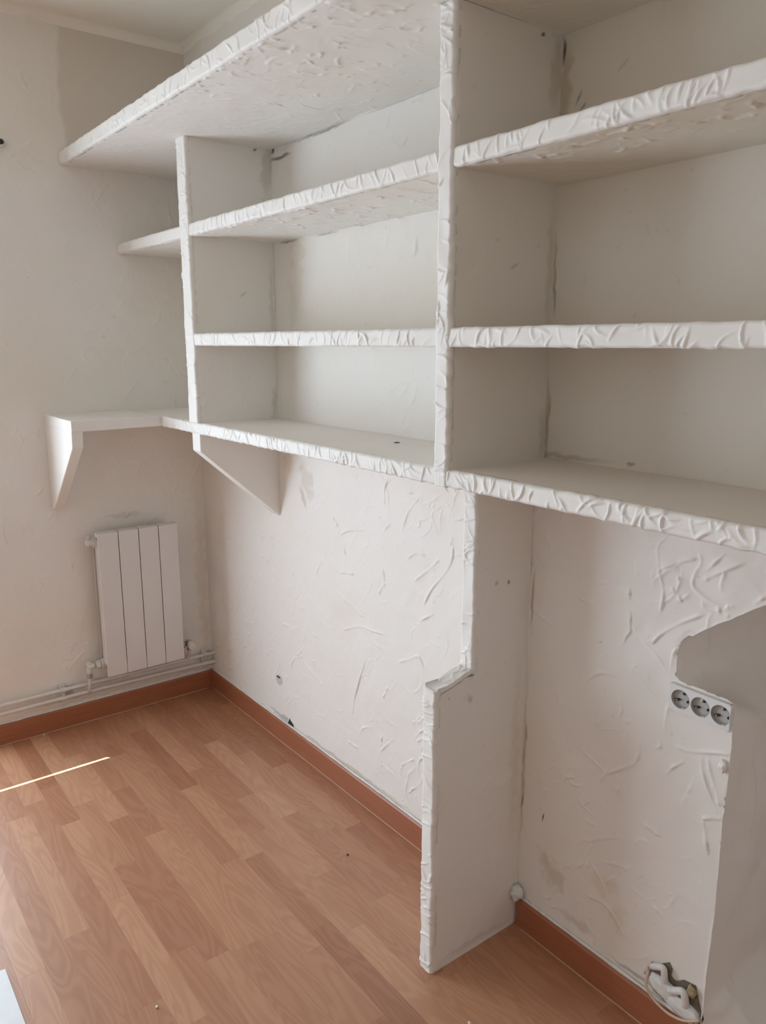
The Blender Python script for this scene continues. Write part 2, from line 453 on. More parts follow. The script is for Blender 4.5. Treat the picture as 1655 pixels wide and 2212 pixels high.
        if np.dot(np.cross(U, V), N) < 0: Q = Q[:, ::-1]
        s.add(P, Q, C.reshape(-1, 4)); return s
    def mesh(s, P, Q, col=PAINT):
        C = np.ones((len(P), 4)); C[:, :3] = col; s.add(np.array(P, float), np.array(Q), C); return s
    def build(s, name, parent=None, ploc=None, mat=None):
        P = np.vstack(s.v); Q = np.vstack(s.q); C = np.vstack(s.c)
        if parent is not None: P = P - np.array(parent.location if ploc is None else ploc)
        me = bpy.data.meshes.new(name); nq = len(Q)
        me.vertices.add(len(P)); me.vertices.foreach_set('co', P.astype(np.float32).ravel())
        me.loops.add(nq * 4); me.loops.foreach_set('vertex_index', Q.astype(np.int32).ravel())
        me.polygons.add(nq); me.polygons.foreach_set('loop_start', np.arange(0, nq * 4, 4, dtype=np.int32))
        me.polygons.foreach_set('use_smooth', np.ones(nq, bool))
        me.materials.append(mat or M_SKIN)
        at = me.attributes.new('paint', 'FLOAT_COLOR', 'POINT'); at.data.foreach_set('color', C.astype(np.float32).ravel())
        me.update(calc_edges=True); me.validate()
        return link(bpy.data.objects.new(name, me), parent)
def boxskin(sk, x0, x1, y0, y1, z0, z1, fine, seed, coarse=0.03, marks={}, old={}):
    """slab whose faces are relief grids; fine maps a face to (style, resolution)"""
    g = lambda f: fine.get(f, ('flat', coarse))
    def G(f, O, U, V, N, Lu, Lv, u0, v0):
        st, rs = g(f); sk.grid(O, U, V, N, Lu, Lv, rs, st, seed + ord(f[1]) + (7 if f[0] == '+' else 0), u0, v0, marks.get(f, ()), edge=0.004, old=old.get(f))
    X, Y, Z = (1, 0, 0), (0, 1, 0), (0, 0, 1)
    G('-z', (x0, y0, z0), X, Y, (0, 0, -1), x1 - x0, y1 - y0, x0, y0); G('+z', (x0, y0, z1), X, Y, Z, x1 - x0, y1 - y0, x0, y0)
    G('-x', (x0, y0, z0), Y, Z, (-1, 0, 0), y1 - y0, z1 - z0, y0, z0); G('+x', (x1, y0, z0), Y, Z, X, y1 - y0, z1 - z0, y0, z0)
    G('-y', (x0, y0, z0), X, Z, (0, -1, 0), x1 - x0, z1 - z0, x0, z0); G('+y', (x0, y1, z0), X, Z, Y, x1 - x0, z1 - z0, x0, z0)
    return sk

def lump(name, c, r, mat, parent=None, seed=0, amp=0.25, sub=3, freq=1.6, ploc=None):
    bm = bmesh.new(); bmesh.ops.create_icosphere(bm, subdivisions=sub, radius=1.0)
    V = []
    for q in bm.verts:
        k = 1 + amp * noise.noise(q.co * freq + Vector((seed, seed * 2, 1))) + amp * 0.5 * noise.noise(q.co * freq * 3 + Vector((seed, 1, 2)))
        V.append((c[0] + q.co.x * r[0] * k, c[1] + q.co.y * r[1] * k, c[2] + q.co.z * r[2] * k))
    F = [tuple(v.index for v in f.verts) for f in bm.faces]; bm.free()
    return mk(name, V, F, mat, parent, smooth=True, ploc=ploc)

# ------------------------------------------------------------------ the room
# back wall with the cut-out at the right
notch = [(2.3673, 0.0), (2.366, 0.2), (2.369, 0.4), (2.366, 0.56), (2.369, 0.70), (2.367, 0.775), (2.3690, 0.826), (2.35, 0.8315), (2.30, 0.8325), (2.25, 0.833), (2.240, 0.840),
         (2.2385, 0.875), (2.2415, 0.904), (2.248, 0.922), (2.260, 0.934), (2.268, 0.9345), (2.280, 0.945), (2.296, 0.958), (2.328, 0.982), (2.352, 0.999), (2.387, 1.025), (2.405, 1.037), (2.46, 1.072), (2.56, 1.11), (3.1, 1.11), (3.1, 0.0)]
def notch_points():
    pts = []
    for i in range(len(notch) - 1):
        a, b = Vector(notch[i]), Vector(notch[i + 1]); n = max(1, int((b - a).length / 0.012))
        for k in range(n):
            p = a.lerp(b, k / n)
            if k: p += Vector((noise.noise(Vector((p.x * 45, p.y * 45, 1))), noise.noise(Vector((p.x * 45, p.y * 45, 7))))) * 0.0016
            pts.append(p)
    pts.append(Vector(notch[-1])); return pts
NP = notch_points()
DRAWN = [(p, 0.0024, 0.0050) for p in [[(1.563,0.972),(1.564,0.941),(1.54,0.897),(1.484,0.833),(1.45,0.776)],[(1.42,1.08),(1.381,1.041),(1.345,0.972)],[(1.295,0.989),(1.255,0.953)],[(1.285,1.122),(1.264,1.074),(1.264,1.04)],[(1.508,0.922),(1.467,0.886),(1.407,0.838)],[(1.044,0.578),(1.133,0.616),(1.207,0.623),(1.265,0.629)],[(1.167,0.518),(1.136,0.443),(1.101,0.351),(1.09,0.299)],[(1.252,0.837),(1.259,0.803),(1.234,0.753)],[(1.265,0.793),(1.234,0.753)],[(1.046,0.869),(1.056,0.834)],[(1.025,0.896),(1.075,0.92),(1.15,0.937)],[(1.03,0.773),(1.101,0.783)],[(1.34,0.568),(1.387,0.592),(1.43,0.614),(1.456,0.584)],[(1.207,0.586),(1.259,0.578)],[(1.014,0.7),(1.071,0.681),(1.147,0.656)],[(0.989,0.95),(1.018,0.926)],[(0.917,0.79),(0.876,0.727)],[(1.431,0.722),(1.491,0.76)],[(1.372,0.895),(1.411,0.921),(1.45,0.922)],[(1.281,0.462),(1.259,0.42)],[(1.308,0.301),(1.236,0.222)],[(1.253,0.288),(1.247,0.25)],[(1.412,0.28),(1.35,0.231)],[(1.464,0.378),(1.424,0.342)],[(1.128,0.242),(1.15,0.272),(1.187,0.291)],[(0.786,0.379),(0.911,0.334)],[(1.458,0.436),(1.428,0.402)],[(1.066,0.187),(1.118,0.187)],[(1.165,2.036),(1.188,2.062),(1.22,2.056),(1.233,2.034)],[(1.289,2.048),(1.302,2.016),(1.327,2.002)],[(1.356,2.025),(1.339,2.005)],[(1.117,2.004),(1.122,1.967)],[(1.183,1.998),(1.192,1.966)],[(1.371,2.102),(1.41,2.102)],[(1.095,1.81),(1.089,1.74)],[(1.282,1.802),(1.264,1.742)],[(1.399,1.774),(1.392,1.731),(1.317,1.722)]]] + [(p, 0.0026, 0.0046) for p in [[(2.179,0.889),(2.202,0.92),(2.244,0.956),(2.285,0.983)],[(2.256,0.689),(2.285,0.691),(2.338,0.712),(2.372,0.722)],[(2.309,0.69),(2.316,0.659),(2.336,0.62),(2.357,0.582)],[(2.321,0.695),(2.331,0.666),(2.348,0.63),(2.356,0.606)],[(2.325,0.561),(2.351,0.575),(2.37,0.58)],[(2.328,0.558),(2.337,0.518),(2.345,0.486)],[(2.084,0.543),(2.161,0.608)],[(2.195,0.479),(2.232,0.472)],[(2.184,1.055),(2.195,1.021),(2.199,0.996),(2.195,0.965)],[(2.266,1.104),(2.271,1.086),(2.261,1.062),(2.259,1.036),(2.281,1.021),(2.303,1.013),(2.317,1.011)],[(2.226,1.05),(2.23,1.035)],[(2.216,1.022),(2.227,1.013),(2.24,0.999)],[(2.285,1.055),(2.304,1.07),(2.359,1.106)],[(2.286,1.074),(2.302,1.094),(2.318,1.113)],[(2.316,1.01),(2.32,0.998),(2.339,0.997)],[(2.189,1.056),(2.219,1.072),(2.231,1.08),(2.263,1.092)],[(2.066,0.217),(2.118,0.219),(2.171,0.171)],[(2.23,0.303),(2.254,0.29)]]]
def wall_with_notch():
    XF = 2.70
    sk = Skin()
    cut = [p for p in NP if p.x < XF]
    poly = [(0.0, 0.0)] + [(p.x, p.y) for p in cut] + [(XF, 1.11), (XF, ZCEIL), (0.0, ZCEIL)]
    ZS = 0.5 * (ZA0 + ZA1)
    lower = [(0.0, 0.0)] + [(p.x, p.y) for p in cut] + [(XF, 1.11), (XF, ZS), (0.0, ZS)]
    sk.grid((0, 0, 0), (1, 0, 0), (0, 0, 1), (0, -1, 0), XF, ZS, 0.0026, 'wall', 3, marks=back_marks, poly=lower, drawn=DRAWN)
    sk.grid((0, 0, ZS), (1, 0, 0), (0, 0, 1), (0, -1, 0), XF, ZCEIL - ZS, 0.0040, 'cell', 4, v0=ZS, marks=back_marks, drawn=DRAWN, old=1.85)
    sk.mesh([(XF, 0, 1.11), (ROOMX, 0, 1.11), (ROOMX, 0, ZCEIL), (XF, 0, ZCEIL), (3.1, 0, 0), (ROOMX, 0, 0), (ROOMX, 0, 1.11), (3.1, 0, 1.11)], [(0, 1, 2, 3), (4, 5, 6, 7)])
    # the thickness of the wall inside the cut-away: the outline runs back and smooths out into one plain face
    n = len(NP); T = 0.42; m = 90; P = []; Q = []
    sm = [([(0.0, 0.115), (0.04, 0.125), (0.08, 0.145), (0.10, 0.15)], 0.006), ([(0.045, 0.31), (0.075, 0.325), (0.11, 0.335)], 0.004), ([(0.09, 0.73), (0.10, 0.66), (0.115, 0.60), (0.12, 0.52)], 0.004),
          ([(0.03, 0.47), (0.07, 0.455), (0.12, 0.43), (0.19, 0.40)], 0.005), ([(0.01, 0.86), (0.03, 0.885), (0.06, 0.905)], 0.004), ([(0.02, 0.835), (0.06, 0.86), (0.11, 0.865)], 0.004)]
    def bump(y, z):
        b_ = 0.0
        for pl, a_ in sm:
            for (y1, z1), (y2, z2) in zip(pl[:-1], pl[1:]):
                dy, dz = y2 - y1, z2 - z1; t_ = max(0, min(1, ((y - y1) * dy + (z - z1) * dz) / (dy * dy + dz * dz)))
                d_ = math.hypot(y - y1 - t_ * dy, z - z1 - t_ * dz)
                if d_ < 0.03: b_ = max(b_, 1.7 * a_ * math.exp(-(d_ / 0.005) ** 2))
        return b_
    tot = [0.0]
    for i in range(1, n): tot.append(tot[-1] + (NP[i] - NP[i - 1]).length)
    for i, p in enumerate(NP):
        zb = np.interp(i, *zip(*KEYS(n))) if p.x < 2.7 else None
        for k in range(m + 1):
            t = k / m; e = 1 - (1 - t) ** 1.6
            if p.x < 2.57 and p.y < 1.1: q = ((1 - e) * p.x + e * 2.362, T * t, (1 - e) * p.y + e * back_z(p))
            else: q = (p.x, T * t, p.y)
            d = (0.012 * noise.noise(Vector((q[0] * 8, q[1] * 8, q[2] * 8))) + 0.0016 * noise.noise(Vector((q[0] * 40, q[1] * 40, q[2] * 40)))) * min(1, 6 * t) + bump(q[1], q[2]) * min(1, 0.4 + 6 * t)
            fl = 0.9 * max(0.0, 0.15 - q[2]) * min(1, 5 * t) if p.x < 2.4 else 0.0
            P.append((q[0] + d + fl, q[1], q[2]))
    for i in range(n - 1):
        for k in range(m): Q.append((i * (m + 1) + k, i * (m + 1) + k + 1, (i + 1) * (m + 1) + k + 1, (i + 1) * (m + 1) + k))
    sk.mesh(P, Q)
    # back and outer sides
    sk.mesh([(0, T, 0), (2.36, T, 0), (2.36, T, ZCEIL), (0, T, ZCEIL), (3.1, T, 0), (ROOMX, T, 0), (ROOMX, T, ZCEIL), (3.1, T, ZCEIL), (2.36, T, 1.3), (3.1, T, 1.3), (3.1, T, ZCEIL), (2.36, T, ZCEIL)], [(0, 3, 2, 1), (4, 7, 6, 5), (8, 11, 10, 9)])
    o = sk.build('wall_back')
    return tag(o, 'white trowelled plaster wall behind the shelves, cut away at its lower right', kind='structure')
def KEYS(n): return [(0, 0), (n - 1, 1)]
def back_z(p):
    if p.x > 2.362 and p.y < 0.829: return p.y * 0.80
    if p.y < 0.838: return 0.664 + (2.369 - p.x) / 0.13 * 0.22
    if p.y < 0.93: return 0.884 + (p.y - 0.838) * 1.3
    return 1.004 + (p.y - 0.93) * 1.7
wall_with_notch()
v, f = box_vf(2.0, 3.4, 0.42, 0.5, 0, 1.6)
tag(mk('wall_niche', v, f, M_PY), 'plaster wall at the back of the cut-away opening', kind='structure')

sk_ = Skin()
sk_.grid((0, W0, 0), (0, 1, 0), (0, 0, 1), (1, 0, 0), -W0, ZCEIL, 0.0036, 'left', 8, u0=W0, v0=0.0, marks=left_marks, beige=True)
for bx_ in ((-0.2, -0.008, W0, 0.42, 0, ZCEIL), (-0.2, 0, W1, W0, WZ1, ZCEIL), (-0.2, 0, ROOMY, W1, 0, ZCEIL)):
    v, f = box_vf(*bx_); sk_.mesh(v, f)
sk_.mesh([(-0.008, W0, 0), (0, W0, 0), (0, W0, ZCEIL), (-0.008, W0, ZCEIL)], [(0, 1, 2, 3)])
o = sk_.build('wall_left'); o.data.polygons.foreach_set('use_smooth', [True] * len(o.data.polygons))
tag(o, 'white trowelled plaster wall with the radiator', kind='structure')
v, f = box_vf(ROOMX, ROOMX + 0.15, ROOMY, 0.5, 0, ZCEIL)
tag(mk('wall_right', v, f, M_PX), 'white plaster wall behind the viewer', kind='structure')
v, f = box_vf(-0.2, ROOMX + 0.15, ROOMY - 0.15, ROOMY, 0, ZCEIL)
tag(mk('wall_front', v, f, M_PY), 'white plaster wall opposite the shelves', kind='structure')
v, f = box_vf(-0.2, ROOMX + 0.15, ROOMY - 0.15, 0.5, ZCEIL, ZCEIL + 0.12)
tag(mk('ceiling', v, f, M_CEIL), 'dull cream painted ceiling', kind='structure')
# soft plaster cove where the ceiling meets the walls
def cove(name, pts_fn, label):
    V = []; F = []; n = 5
    for k in (0, 1):
        for i in range(n + 1):
            a = math.pi / 2 * i / n; r = 0.028
            V.append(pts_fn(k, r * (1 - math.sin(a)), r * (1 - math.cos(a))))
        V.append(pts_fn(k, 0, 0))
    m = n + 2
    for i in range(n + 1): F.append((i, i + 1, m + i + 1, m + i))
    F.append((n + 1, 0, m, m + n + 1)); F.append(tuple(range(m))); F.append(tuple(range(m, 2 * m)))
    return tag(mk(name, V, F, M_CEIL, smooth=False), label, kind='structure')
cove('trim_1', lambda k, a, b: (a, -2.0 * k, ZCEIL - b), 'soft cove between left wall and ceiling')
cove('trim_2', lambda k, a, b: (3.3 * k, -a, ZCEIL - b), 'soft cove between back wall and ceiling')

# balcony door frame, out of frame to the left, and an unseen slab added above to pass only a sun slit
M_FRAME = simple('white_frame_paint', (0.8, 0.8, 0.78), 0.35)
v, f = join(box_vf(-0.15, -0.09, W0 - 0.05, W0, 0, WZ1), box_vf(-0.15, -0.09, W1, W1 + 0.05, 0, WZ1), box_vf(-0.15, -0.09, W1 + 0.05, W0 - 0.05, WZ1 - 0.02, WZ1))
win = tag(mk('window_1', v, f, M_FRAME, bevel=0.004), 'white frame of the open balcony door', kind='structure')
zs = 1.65
while zs < WZ1 - 0.03:      # unseen half-down roller shutter added to cut upper light, one gap for sun
    if not 1.82 < zs + 0.02 < 1.95:
        v, f = box_vf(-0.125, -0.115, W1 + 0.05, W0 - 0.05, zs, zs + 0.0495); mk('shutter_slat', v, f, M_FRAME, win)
    zs += 0.05
M_CONC = simple('concrete', (0.45, 0.44, 0.42), 0.9)
v, f = join(box_vf(-1.8, -0.2435, -4.6, 1.2, 2.36, 2.37), box_vf(-0.2300, -0.2, -4.6, 1.2, 2.36, 2.37), box_vf(-0.2435, -0.2300, -4.6, -2.5, 2.36, 2.37), box_vf(-0.2435, -0.2300, -0.9, 1.2, 2.36, 2.37))
tag(mk('ceiling_balcony', v, f, M_CONC), 'concrete balcony slab outside the door', kind='structure')

# ------------------------------------------------------------------ floor
def wood_mat():
    m, T, b = new_mat('laminate_strip', (0.4, 0.24, 0.15), 0.36, 0, 1.0)
    pos = T.n('ShaderNodeNewGeometry').outputs['Position']
    oi = T.n('ShaderNodeObjectInfo')
    sep = T.n('ShaderNodeSeparateXYZ'); T.val(sep.inputs[0], pos)
    tone = T.n('ShaderNodeSeparateColor'); T.val(tone.inputs[0], oi.outputs['Color'])
    off = T.math('MULTIPLY', oi.outputs['Random'], 37.0)
    p = T.comb(T.math('MULTIPLY', sep.outputs[0], 2.2), T.math('ADD', T.math('MULTIPLY', sep.outputs[1], 16.0), off), off)
    warp = T.noise(p, 0.9, 2, 0.5)
    pr = T.comb(T.math('MULTIPLY', sep.outputs[0], 2.6), T.math('ADD', T.math('MULTIPLY', sep.outputs[1], 17.0), off), off)
    rn = T.noise(pr, 1.0, 1.5, 0.4, 0.6)
    rings = T.math('ADD', T.math('MULTIPLY', T.math('SINE', T.math('MULTIPLY', rn, 62.0)), 0.5), 0.5)
    pf = T.comb(T.math('MULTIPLY', sep.outputs[0], 14.0), T.math('MULTIPLY', sep.outputs[1], 420.0), off)
    fibre = T.noise(pf, 1.0, 3, 0.6)
    g = T.math('ADD', T.math('MULTIPLY', rings, 0.5), T.math('MULTIPLY', fibre, 0.5))
    dark = T.mix(T.ss(g, 0.25, 0.75), (0.315, 0.118, 0.056), (0.365, 0.150, 0.075))
    lite = T.mix(T.ss(g, 0.25, 0.75), (0.530, 0.278, 0.155), (0.580, 0.320, 0.185))
    c = T.mix(tone.outputs[0], dark, lite)
    c = T.mix(T.math('MULTIPLY', T.ss(warp, 0.5, 0.8), 0.18), c, (0.24, 0.08, 0.032))
    T.val(b.inputs['Base Color'], c)
    T.val(b.inputs['Roughness'], T.ss(fibre, 0.2, 0.8, 0.34, 0.46))
    bp = T.n('ShaderNodeBump'); bp.inputs['Distance'].default_value = 1.0
    T.val(bp.inputs['Height'], T.math('MULTIPLY', fibre, 0.00010)); T.val(b.inputs['Normal'], bp.outputs[0])
    return m
M_WOOD = wood_mat()
M_SUB = simple('floor_underlay', (0.16, 0.09, 0.05), 0.8)
v, f = box_vf(-0.2, ROOMX + 0.15, ROOMY - 0.15, 0.5, -0.15, -0.008)
floor = tag(mk('floor', v, f, M_SUB), 'orange-brown strip laminate floor', kind='structure')
Y0, SW = -0.909, 0.0645
known = {13: [(0.201, .12, .38), (2.158, .3, .25)], 7: [(0.21, .5, .15), (0.713, .15, .75), (1.176, .75, .33), (1.542, .33, .12), (2.0, .12, .4)],
         10: [(0.469, .22, .85), (1.061, .85, .38), (1.55, .38, .6)], 12: [(0.775, .2, .62), (1.234, .62, .28), (1.75, .28, .3)],
         8: [(0.617, .72, .4), (1.08, .4, .62), (1.60, .62, .8)], 6: [(0.526, .5, .36), (1.156, .36, .68), (1.60, .68, .5), (1.865, .5, .2)],
         9: [(0.879, .3, .62), (1.371, .62, .42), (1.85, .42, .7)], 4: [(0.16, .3, .45), (0.579, .45, .28), (0.891, .28, .75), (1.485, .75, .45)],
         5: [(0.35, .25, .55), (1.017, .38, .62), (1.49, .62, .5)], 3: [(0.25, .3, .75), (0.744, .75, .32), (1.47, .3, .62)], 1: [(0.157, .2, .12), (0.42, .12, .3), (0.674, .3, .72), (1.111, .62, .82), (1.62, .82, .5)],
         2: [(0.587, .78, .55), (0.98, .4, .3), (1.40, .3, .5)], 0: [(0.486, .7, .38), (1.05, .38, .35), (1.51, .35, .5)], 11: [(0.62, .3, .55), (1.206, .6, .42), (1.70, .42, .5)],
         -1: [(0.55, .35, .75), (1.182, .78, .45), (1.7, .45, .6)], -2: [(0.4, .6, .4), (0.95, .35, .38), (1.62, .42, .7)], -3: [(0.66, .3, .8), (1.25, .8, .75)]}
XMAX = 2.62
mesh_cache = {}
def plank_mesh(L, wd):
    k = (round(L, 3), round(wd, 4))
    if k not in mesh_cache:
        e = 0.0001; zt = 0.0; zb = -0.0075; V = []; 
        for (a, z) in ((0.0001, zb), (0.0001, zt - 0.0001), (0.0001 + e, zt)):
            V += [(a, a, z), (L - a, a, z), (L - a, wd - a, z), (a, wd - a, z)]
        F = [(0, 3, 2, 1), (8, 9, 10, 11)]
        for l in (0, 4):
            for i in range(4):
                j = (i + 1) % 4; F.append((l + i, l + j, l + 4 + j, l + 4 + i))
        me = bpy.data.meshes.new('plank'); me.from_pydata(V, [], F); me.materials.append(M_WOOD); me.update(); mesh_cache[k] = me
    return mesh_cache[k]
rp = random.Random(5)
def add_plank(k, xa, xb, tone):
    y0 = Y0 + k * SW; wd = SW
    if y0 + wd > -0.004: wd = -0.004 - y0
    o = bpy.data.objects.new('plank', plank_mesh(xb - xa, wd)); link(o, floor)
    o.location = (xa, y0, 0); o.color = (tone, tone, tone, 1)
for k in range(-9, 15):
    if Y0 + k * SW > -0.02: continue
    js = known.get(k)
    if js:
        xs = [0.004] + [j[0] for j in js]; tn = [js[0][1]] + [j[2] for j in js]
        x = xs[-1]
        while x < XMAX - 0.2:
            x = x + rp.choice([0.32, 0.40, 0.43, 0.48])
            if x < XMAX - 0.12: xs.append(x); tn.append(rp.choice([.15, .3, .45, .6, .8]))
        xs.append(XMAX)
    else:
        x = 0.004 + rp.uniform(0.12, 0.4); xs = [0.004]; tn = []
        while x < XMAX - 0.12:
            xs.append(round(x, 2)); x += rp.choice([0.32, 0.40, 0.43, 0.48])
        xs.append(XMAX); tn = [rp.choice([.15, .3, .45, .6, .8]) for _ in xs[:-1]]
    for a, b, t in zip(xs[:-1], xs[1:], tn):
        add_plank(k, a, b, max(0, min(1, t + rp.uniform(-.05, .05))))
# what lies outside the view
V, F = [], []
def addbox(x0, x1, y0, y1):
    global V, F
    v, f = box_vf(x0 + .0004, x1 - .0004, y0 + .0004, y1 - .0004, -0.0075, 0.0); V, F = join((V, F), (v, f))
yb = Y0 - 9 * SW
y = yb
while y > ROOMY: addbox(-0.2 if W1 < y < W0 else 0.0, ROOMX, max(y - SW * 3, ROOMY), y); y -= SW * 3
y = -0.003
while y > yb: addbox(XMAX, ROOMX, max(y - SW * 3, yb), y); y -= SW * 3
addbox(2.3695, 3.1, 0.0, 0.42); addbox(-0.2, 0.003, W1, W0)
o = mk('plank_field', V, F, M_WOOD, floor); o.color = (.5, .5, .5, 1); tag(o, kind='stuff')

# ------------------------------------------------------------------ baseboards
def base_mat():
    m, T, b = new_mat('baseboard_wood_foil', (0.33, 0.155, 0.085), 0.42)
    pos = T.n('ShaderNodeNewGeometry').outputs['Position']
    mp = T.vmath('MULTIPLY', pos, (3.0, 3.0, 90.0))
    T.val(b.inputs['Base Color'], T.mix(T.ss(T.noise(mp, 1.5, 4), 0.3, 0.7), (0.320, 0.112, 0.052), (0.360, 0.135, 0.066)))
    return m
M_BASE = base_mat()
M_BEAD = simple('pale_joint_line', (0.52, 0.33, 0.22), 0.5)
M_CAULK = simple('white_caulk', (0.74, 0.74, 0.71), 0.7, var=0.15, scale=60, bump=0.001)
def baseboard(name, a, b, n, label):
    """profile board from point a to b (on the wall), n = direction into the room"""
    a, b, n = Vector(a), Vector(b), Vector(n); t = 0.012
    prof = [(0, 0), (t, 0), (t, BB - 0.006), (t - 0.004, BB), (0, BB)]
    V = [tuple(p + n * d + Vector((0, 0, z))) for p in (a, b) for d, z in prof]; m = len(prof)
    F = [tuple(range(m)), tuple(range(2 * m - 1, m - 1, -1))] + [(i, (i + 1) % m, m + (i + 1) % m, m + i) for i in range(m)]
    o = tag(mk(name, V, F, M_BASE, bevel=0.001), label, kind='structure')
    dr = (b - a).normalized()
    pts = []; L = (b - a).length
    for i in range(int(L / 0.03) + 1):
        p = a + dr * min(L, i * 0.03) + n * (t + 0.0005) + Vector((0, 0, 0.0014)); pts.append(p)
    v, f = tube_vf(pts, 0.0019, 6); mk('joint_bead', v, f, M_BEAD, o, smooth=True)
    pts = []; rs = []
    for i in range(int(L / 0.025) + 1):
        p = a + dr * min(L, i * 0.025) + n * 0.003 + Vector((0, 0, BB + 0.002 + 0.002 * noise.noise(Vector((i * .6, L, 3)))))
        pts.append(p); rs.append(0.0045 + 0.002 * noise.noise(Vector((i * 0.45, L * 3, 9))))
    v, f = tube_vf(pts, rs, 6); mk('caulk_line', v, f, M_CAULK, o, smooth=True)
    return o
baseboard('baseboard_left', (0, -0.96, 0), (0, -0.0, 0), (1, 0, 0), 'reddish-brown baseboard under the radiator pipes')
baseboard('baseboard_back', (0.012, 0, 0), (1.80, 0, 0), (0, -1, 0), 'reddish-brown baseboard from the corner to the support panel')
baseboard('baseboard_alcove', (1.848, 0, 0), (2.364, 0, 0), (0, -1, 0), 'reddish-brown baseboard right of the support panel')

# ------------------------------------------------------------------ built-in shelving
unit = empty('built_in_shelving', (0.9, 0.0, 1.2083), 'white plastered built-in shelving with rough edges along the back wall', 'shelving')
UL = unit.location
def dress(o):
    return o
EX, EY, EZ, NY = (1, 0, 0), (0, 1, 0), (0, 0, 1), (0, -1, 0)
LIP = 0.008
def shelf(name, x0, x1, depth, z0, z1, seed, label, cuts=(), lip_from=None, dens=70, amp=0.0036, under='under'):
    sk = boxskin(Skin(), x0, x1, -depth + LIP, 0.0, z0, z1, {'-z': (under, 0.0036 if under == 'under' else 0.02), '+z': ('flat', 0.012)}, seed * 31, old={'-z': XR1, '+z': XR1})
    o = sk.build(name, unit)
    o['label'] = label
    segs = []; a = x0 if lip_from is None else lip_from
    for c0, c1 in cuts: segs.append((a, c0)); a = c1
    segs.append((a, x1))
    for i, (p, q) in enumerate(segs):
        # the stretches left of the first divider are trowelled smooth
        sm = q < XL1 + 0.01
        r = relief('front_edge', o, (p, -depth + LIP * 0.0, z0), EX, EZ, NY, q - p, z1 - z0, M_EDGE, dens=6 if sm else dens, amp=0.0012 if sm else amp, seed=seed * 10 + i, ploc=UL)
    return o
shelf('top_shelf', 0.0, XEND, DT, ZD0, ZD1, 1, 'deep top shelf with a crinkled plaster edge')
shelf('upper_shelf', 0.0, XEND, D, ZC0, ZC1, 2, 'upper shelf with a crinkled plaster edge', cuts=((XL0, XL1), (XR0, XR1)))
shelf('middle_shelf', XL1 - 0.01, XEND, D, ZB0, ZB1, 3, 'middle shelf at eye level', cuts=((XR0, XR1),), lip_from=XL1, under='flat')
shelf('bottom_shelf', 0.0, XEND, D, ZA0, ZA1, 4, 'bottom shelf running into a ledge on the left wall', cuts=((XR0, XR1),), lip_from=0.33, dens=85, amp=0.0040, under='flat')
# dividers
def divider(x0, x1, z0, z1, seed, label):
    o = boxskin(Skin(), x0, x1, -D + LIP, 0.0, z0, z1, {'+x': ('calm', 0.004)}, seed, marks={'+x': px_marks}, old={'+x': -5.0} if x0 > 1.5 else {}).build('divider', unit); o['label'] = label
    relief('front_edge', o, (x0, -D - 0.003, z0), EZ, EX, NY, z1 - z0, x1 - x0, M_EDGE, dens=60, amp=0.0036, lean=1.0 + 0.0 * seed, seed=seed, ploc=UL)
    return o
def lean_div(o): return o
divider(XL0, XL1, ZA1, ZD0, 51, 'divider nearer the corner')
divider(XR0, XR1, ZA0, ZD0, 52, 'divider between the two wide bays')
# ledge on the left wall
o = slab('ledge', unit, 0.0, 0.3346, -0.6163, -D + 0.004, ZA0, ZA1, amp=0.0009, mats=[M_PX, M_PY, M_PZ])
o['label'] = 'smooth narrow ledge along the left wall'
def prism(name, parent, poly, axis, a, b, mats, ploc, bevel=0.003, step=0.03, amp=0.0012):
    """polygon given in (horizontal, z), extruded along axis from a to b"""
    pts = []
    for i in range(len(poly)):
        p, q = Vector(poly[i]), Vector(poly[(i + 1) % len(poly)]); n = max(1, int((q - p).length / step))
        for k in range(n):
            c = p.lerp(q, k / n)
            if k: c += Vector((noise.noise(Vector((c.x * 20, c.y * 20, a))), noise.noise(Vector((c.x * 20, c.y * 20, a + 5))))) * amp
            pts.append(c)
    n = len(pts)
    if axis == 'y': V = [(p.x, a, p.y) for p in pts] + [(p.x, b, p.y) for p in pts]
    else: V = [(a, p.x, p.y) for p in pts] + [(b, p.x, p.y) for p in pts]
    F = [tuple(range(n)), tuple(range(2 * n - 1, n - 1, -1))] + [(i, (i + 1) % n, n + (i + 1) % n, n + i) for i in range(n)]
    return mk(name, V, F, mats, parent, midx=axis_idx(V, F), bevel=bevel, ploc=ploc)
o = prism('bracket', unit, [(0.0, ZA0 + 0.004), (0.331, ZA0 + 0.004), (0.325, 1.153), (0.022, 0.8872), (0.0, 0.8872)], 'y', -0.6163, -0.578, [M_PX, M_PY, M_PZ], UL)
o['label'] = 'triangular bracket at the free end of the ledge'
o = prism('bracket', unit, [(0.0, ZA0 + 0.004), (-0.296, ZA0 + 0.004), (-0.296, 1.150), (0.0, 0.893)], 'x', 0.585, XL1, [M_PX, M_PY, M_PZ], UL)
o['label'] = 'triangular bracket under the divider nearer the corner'
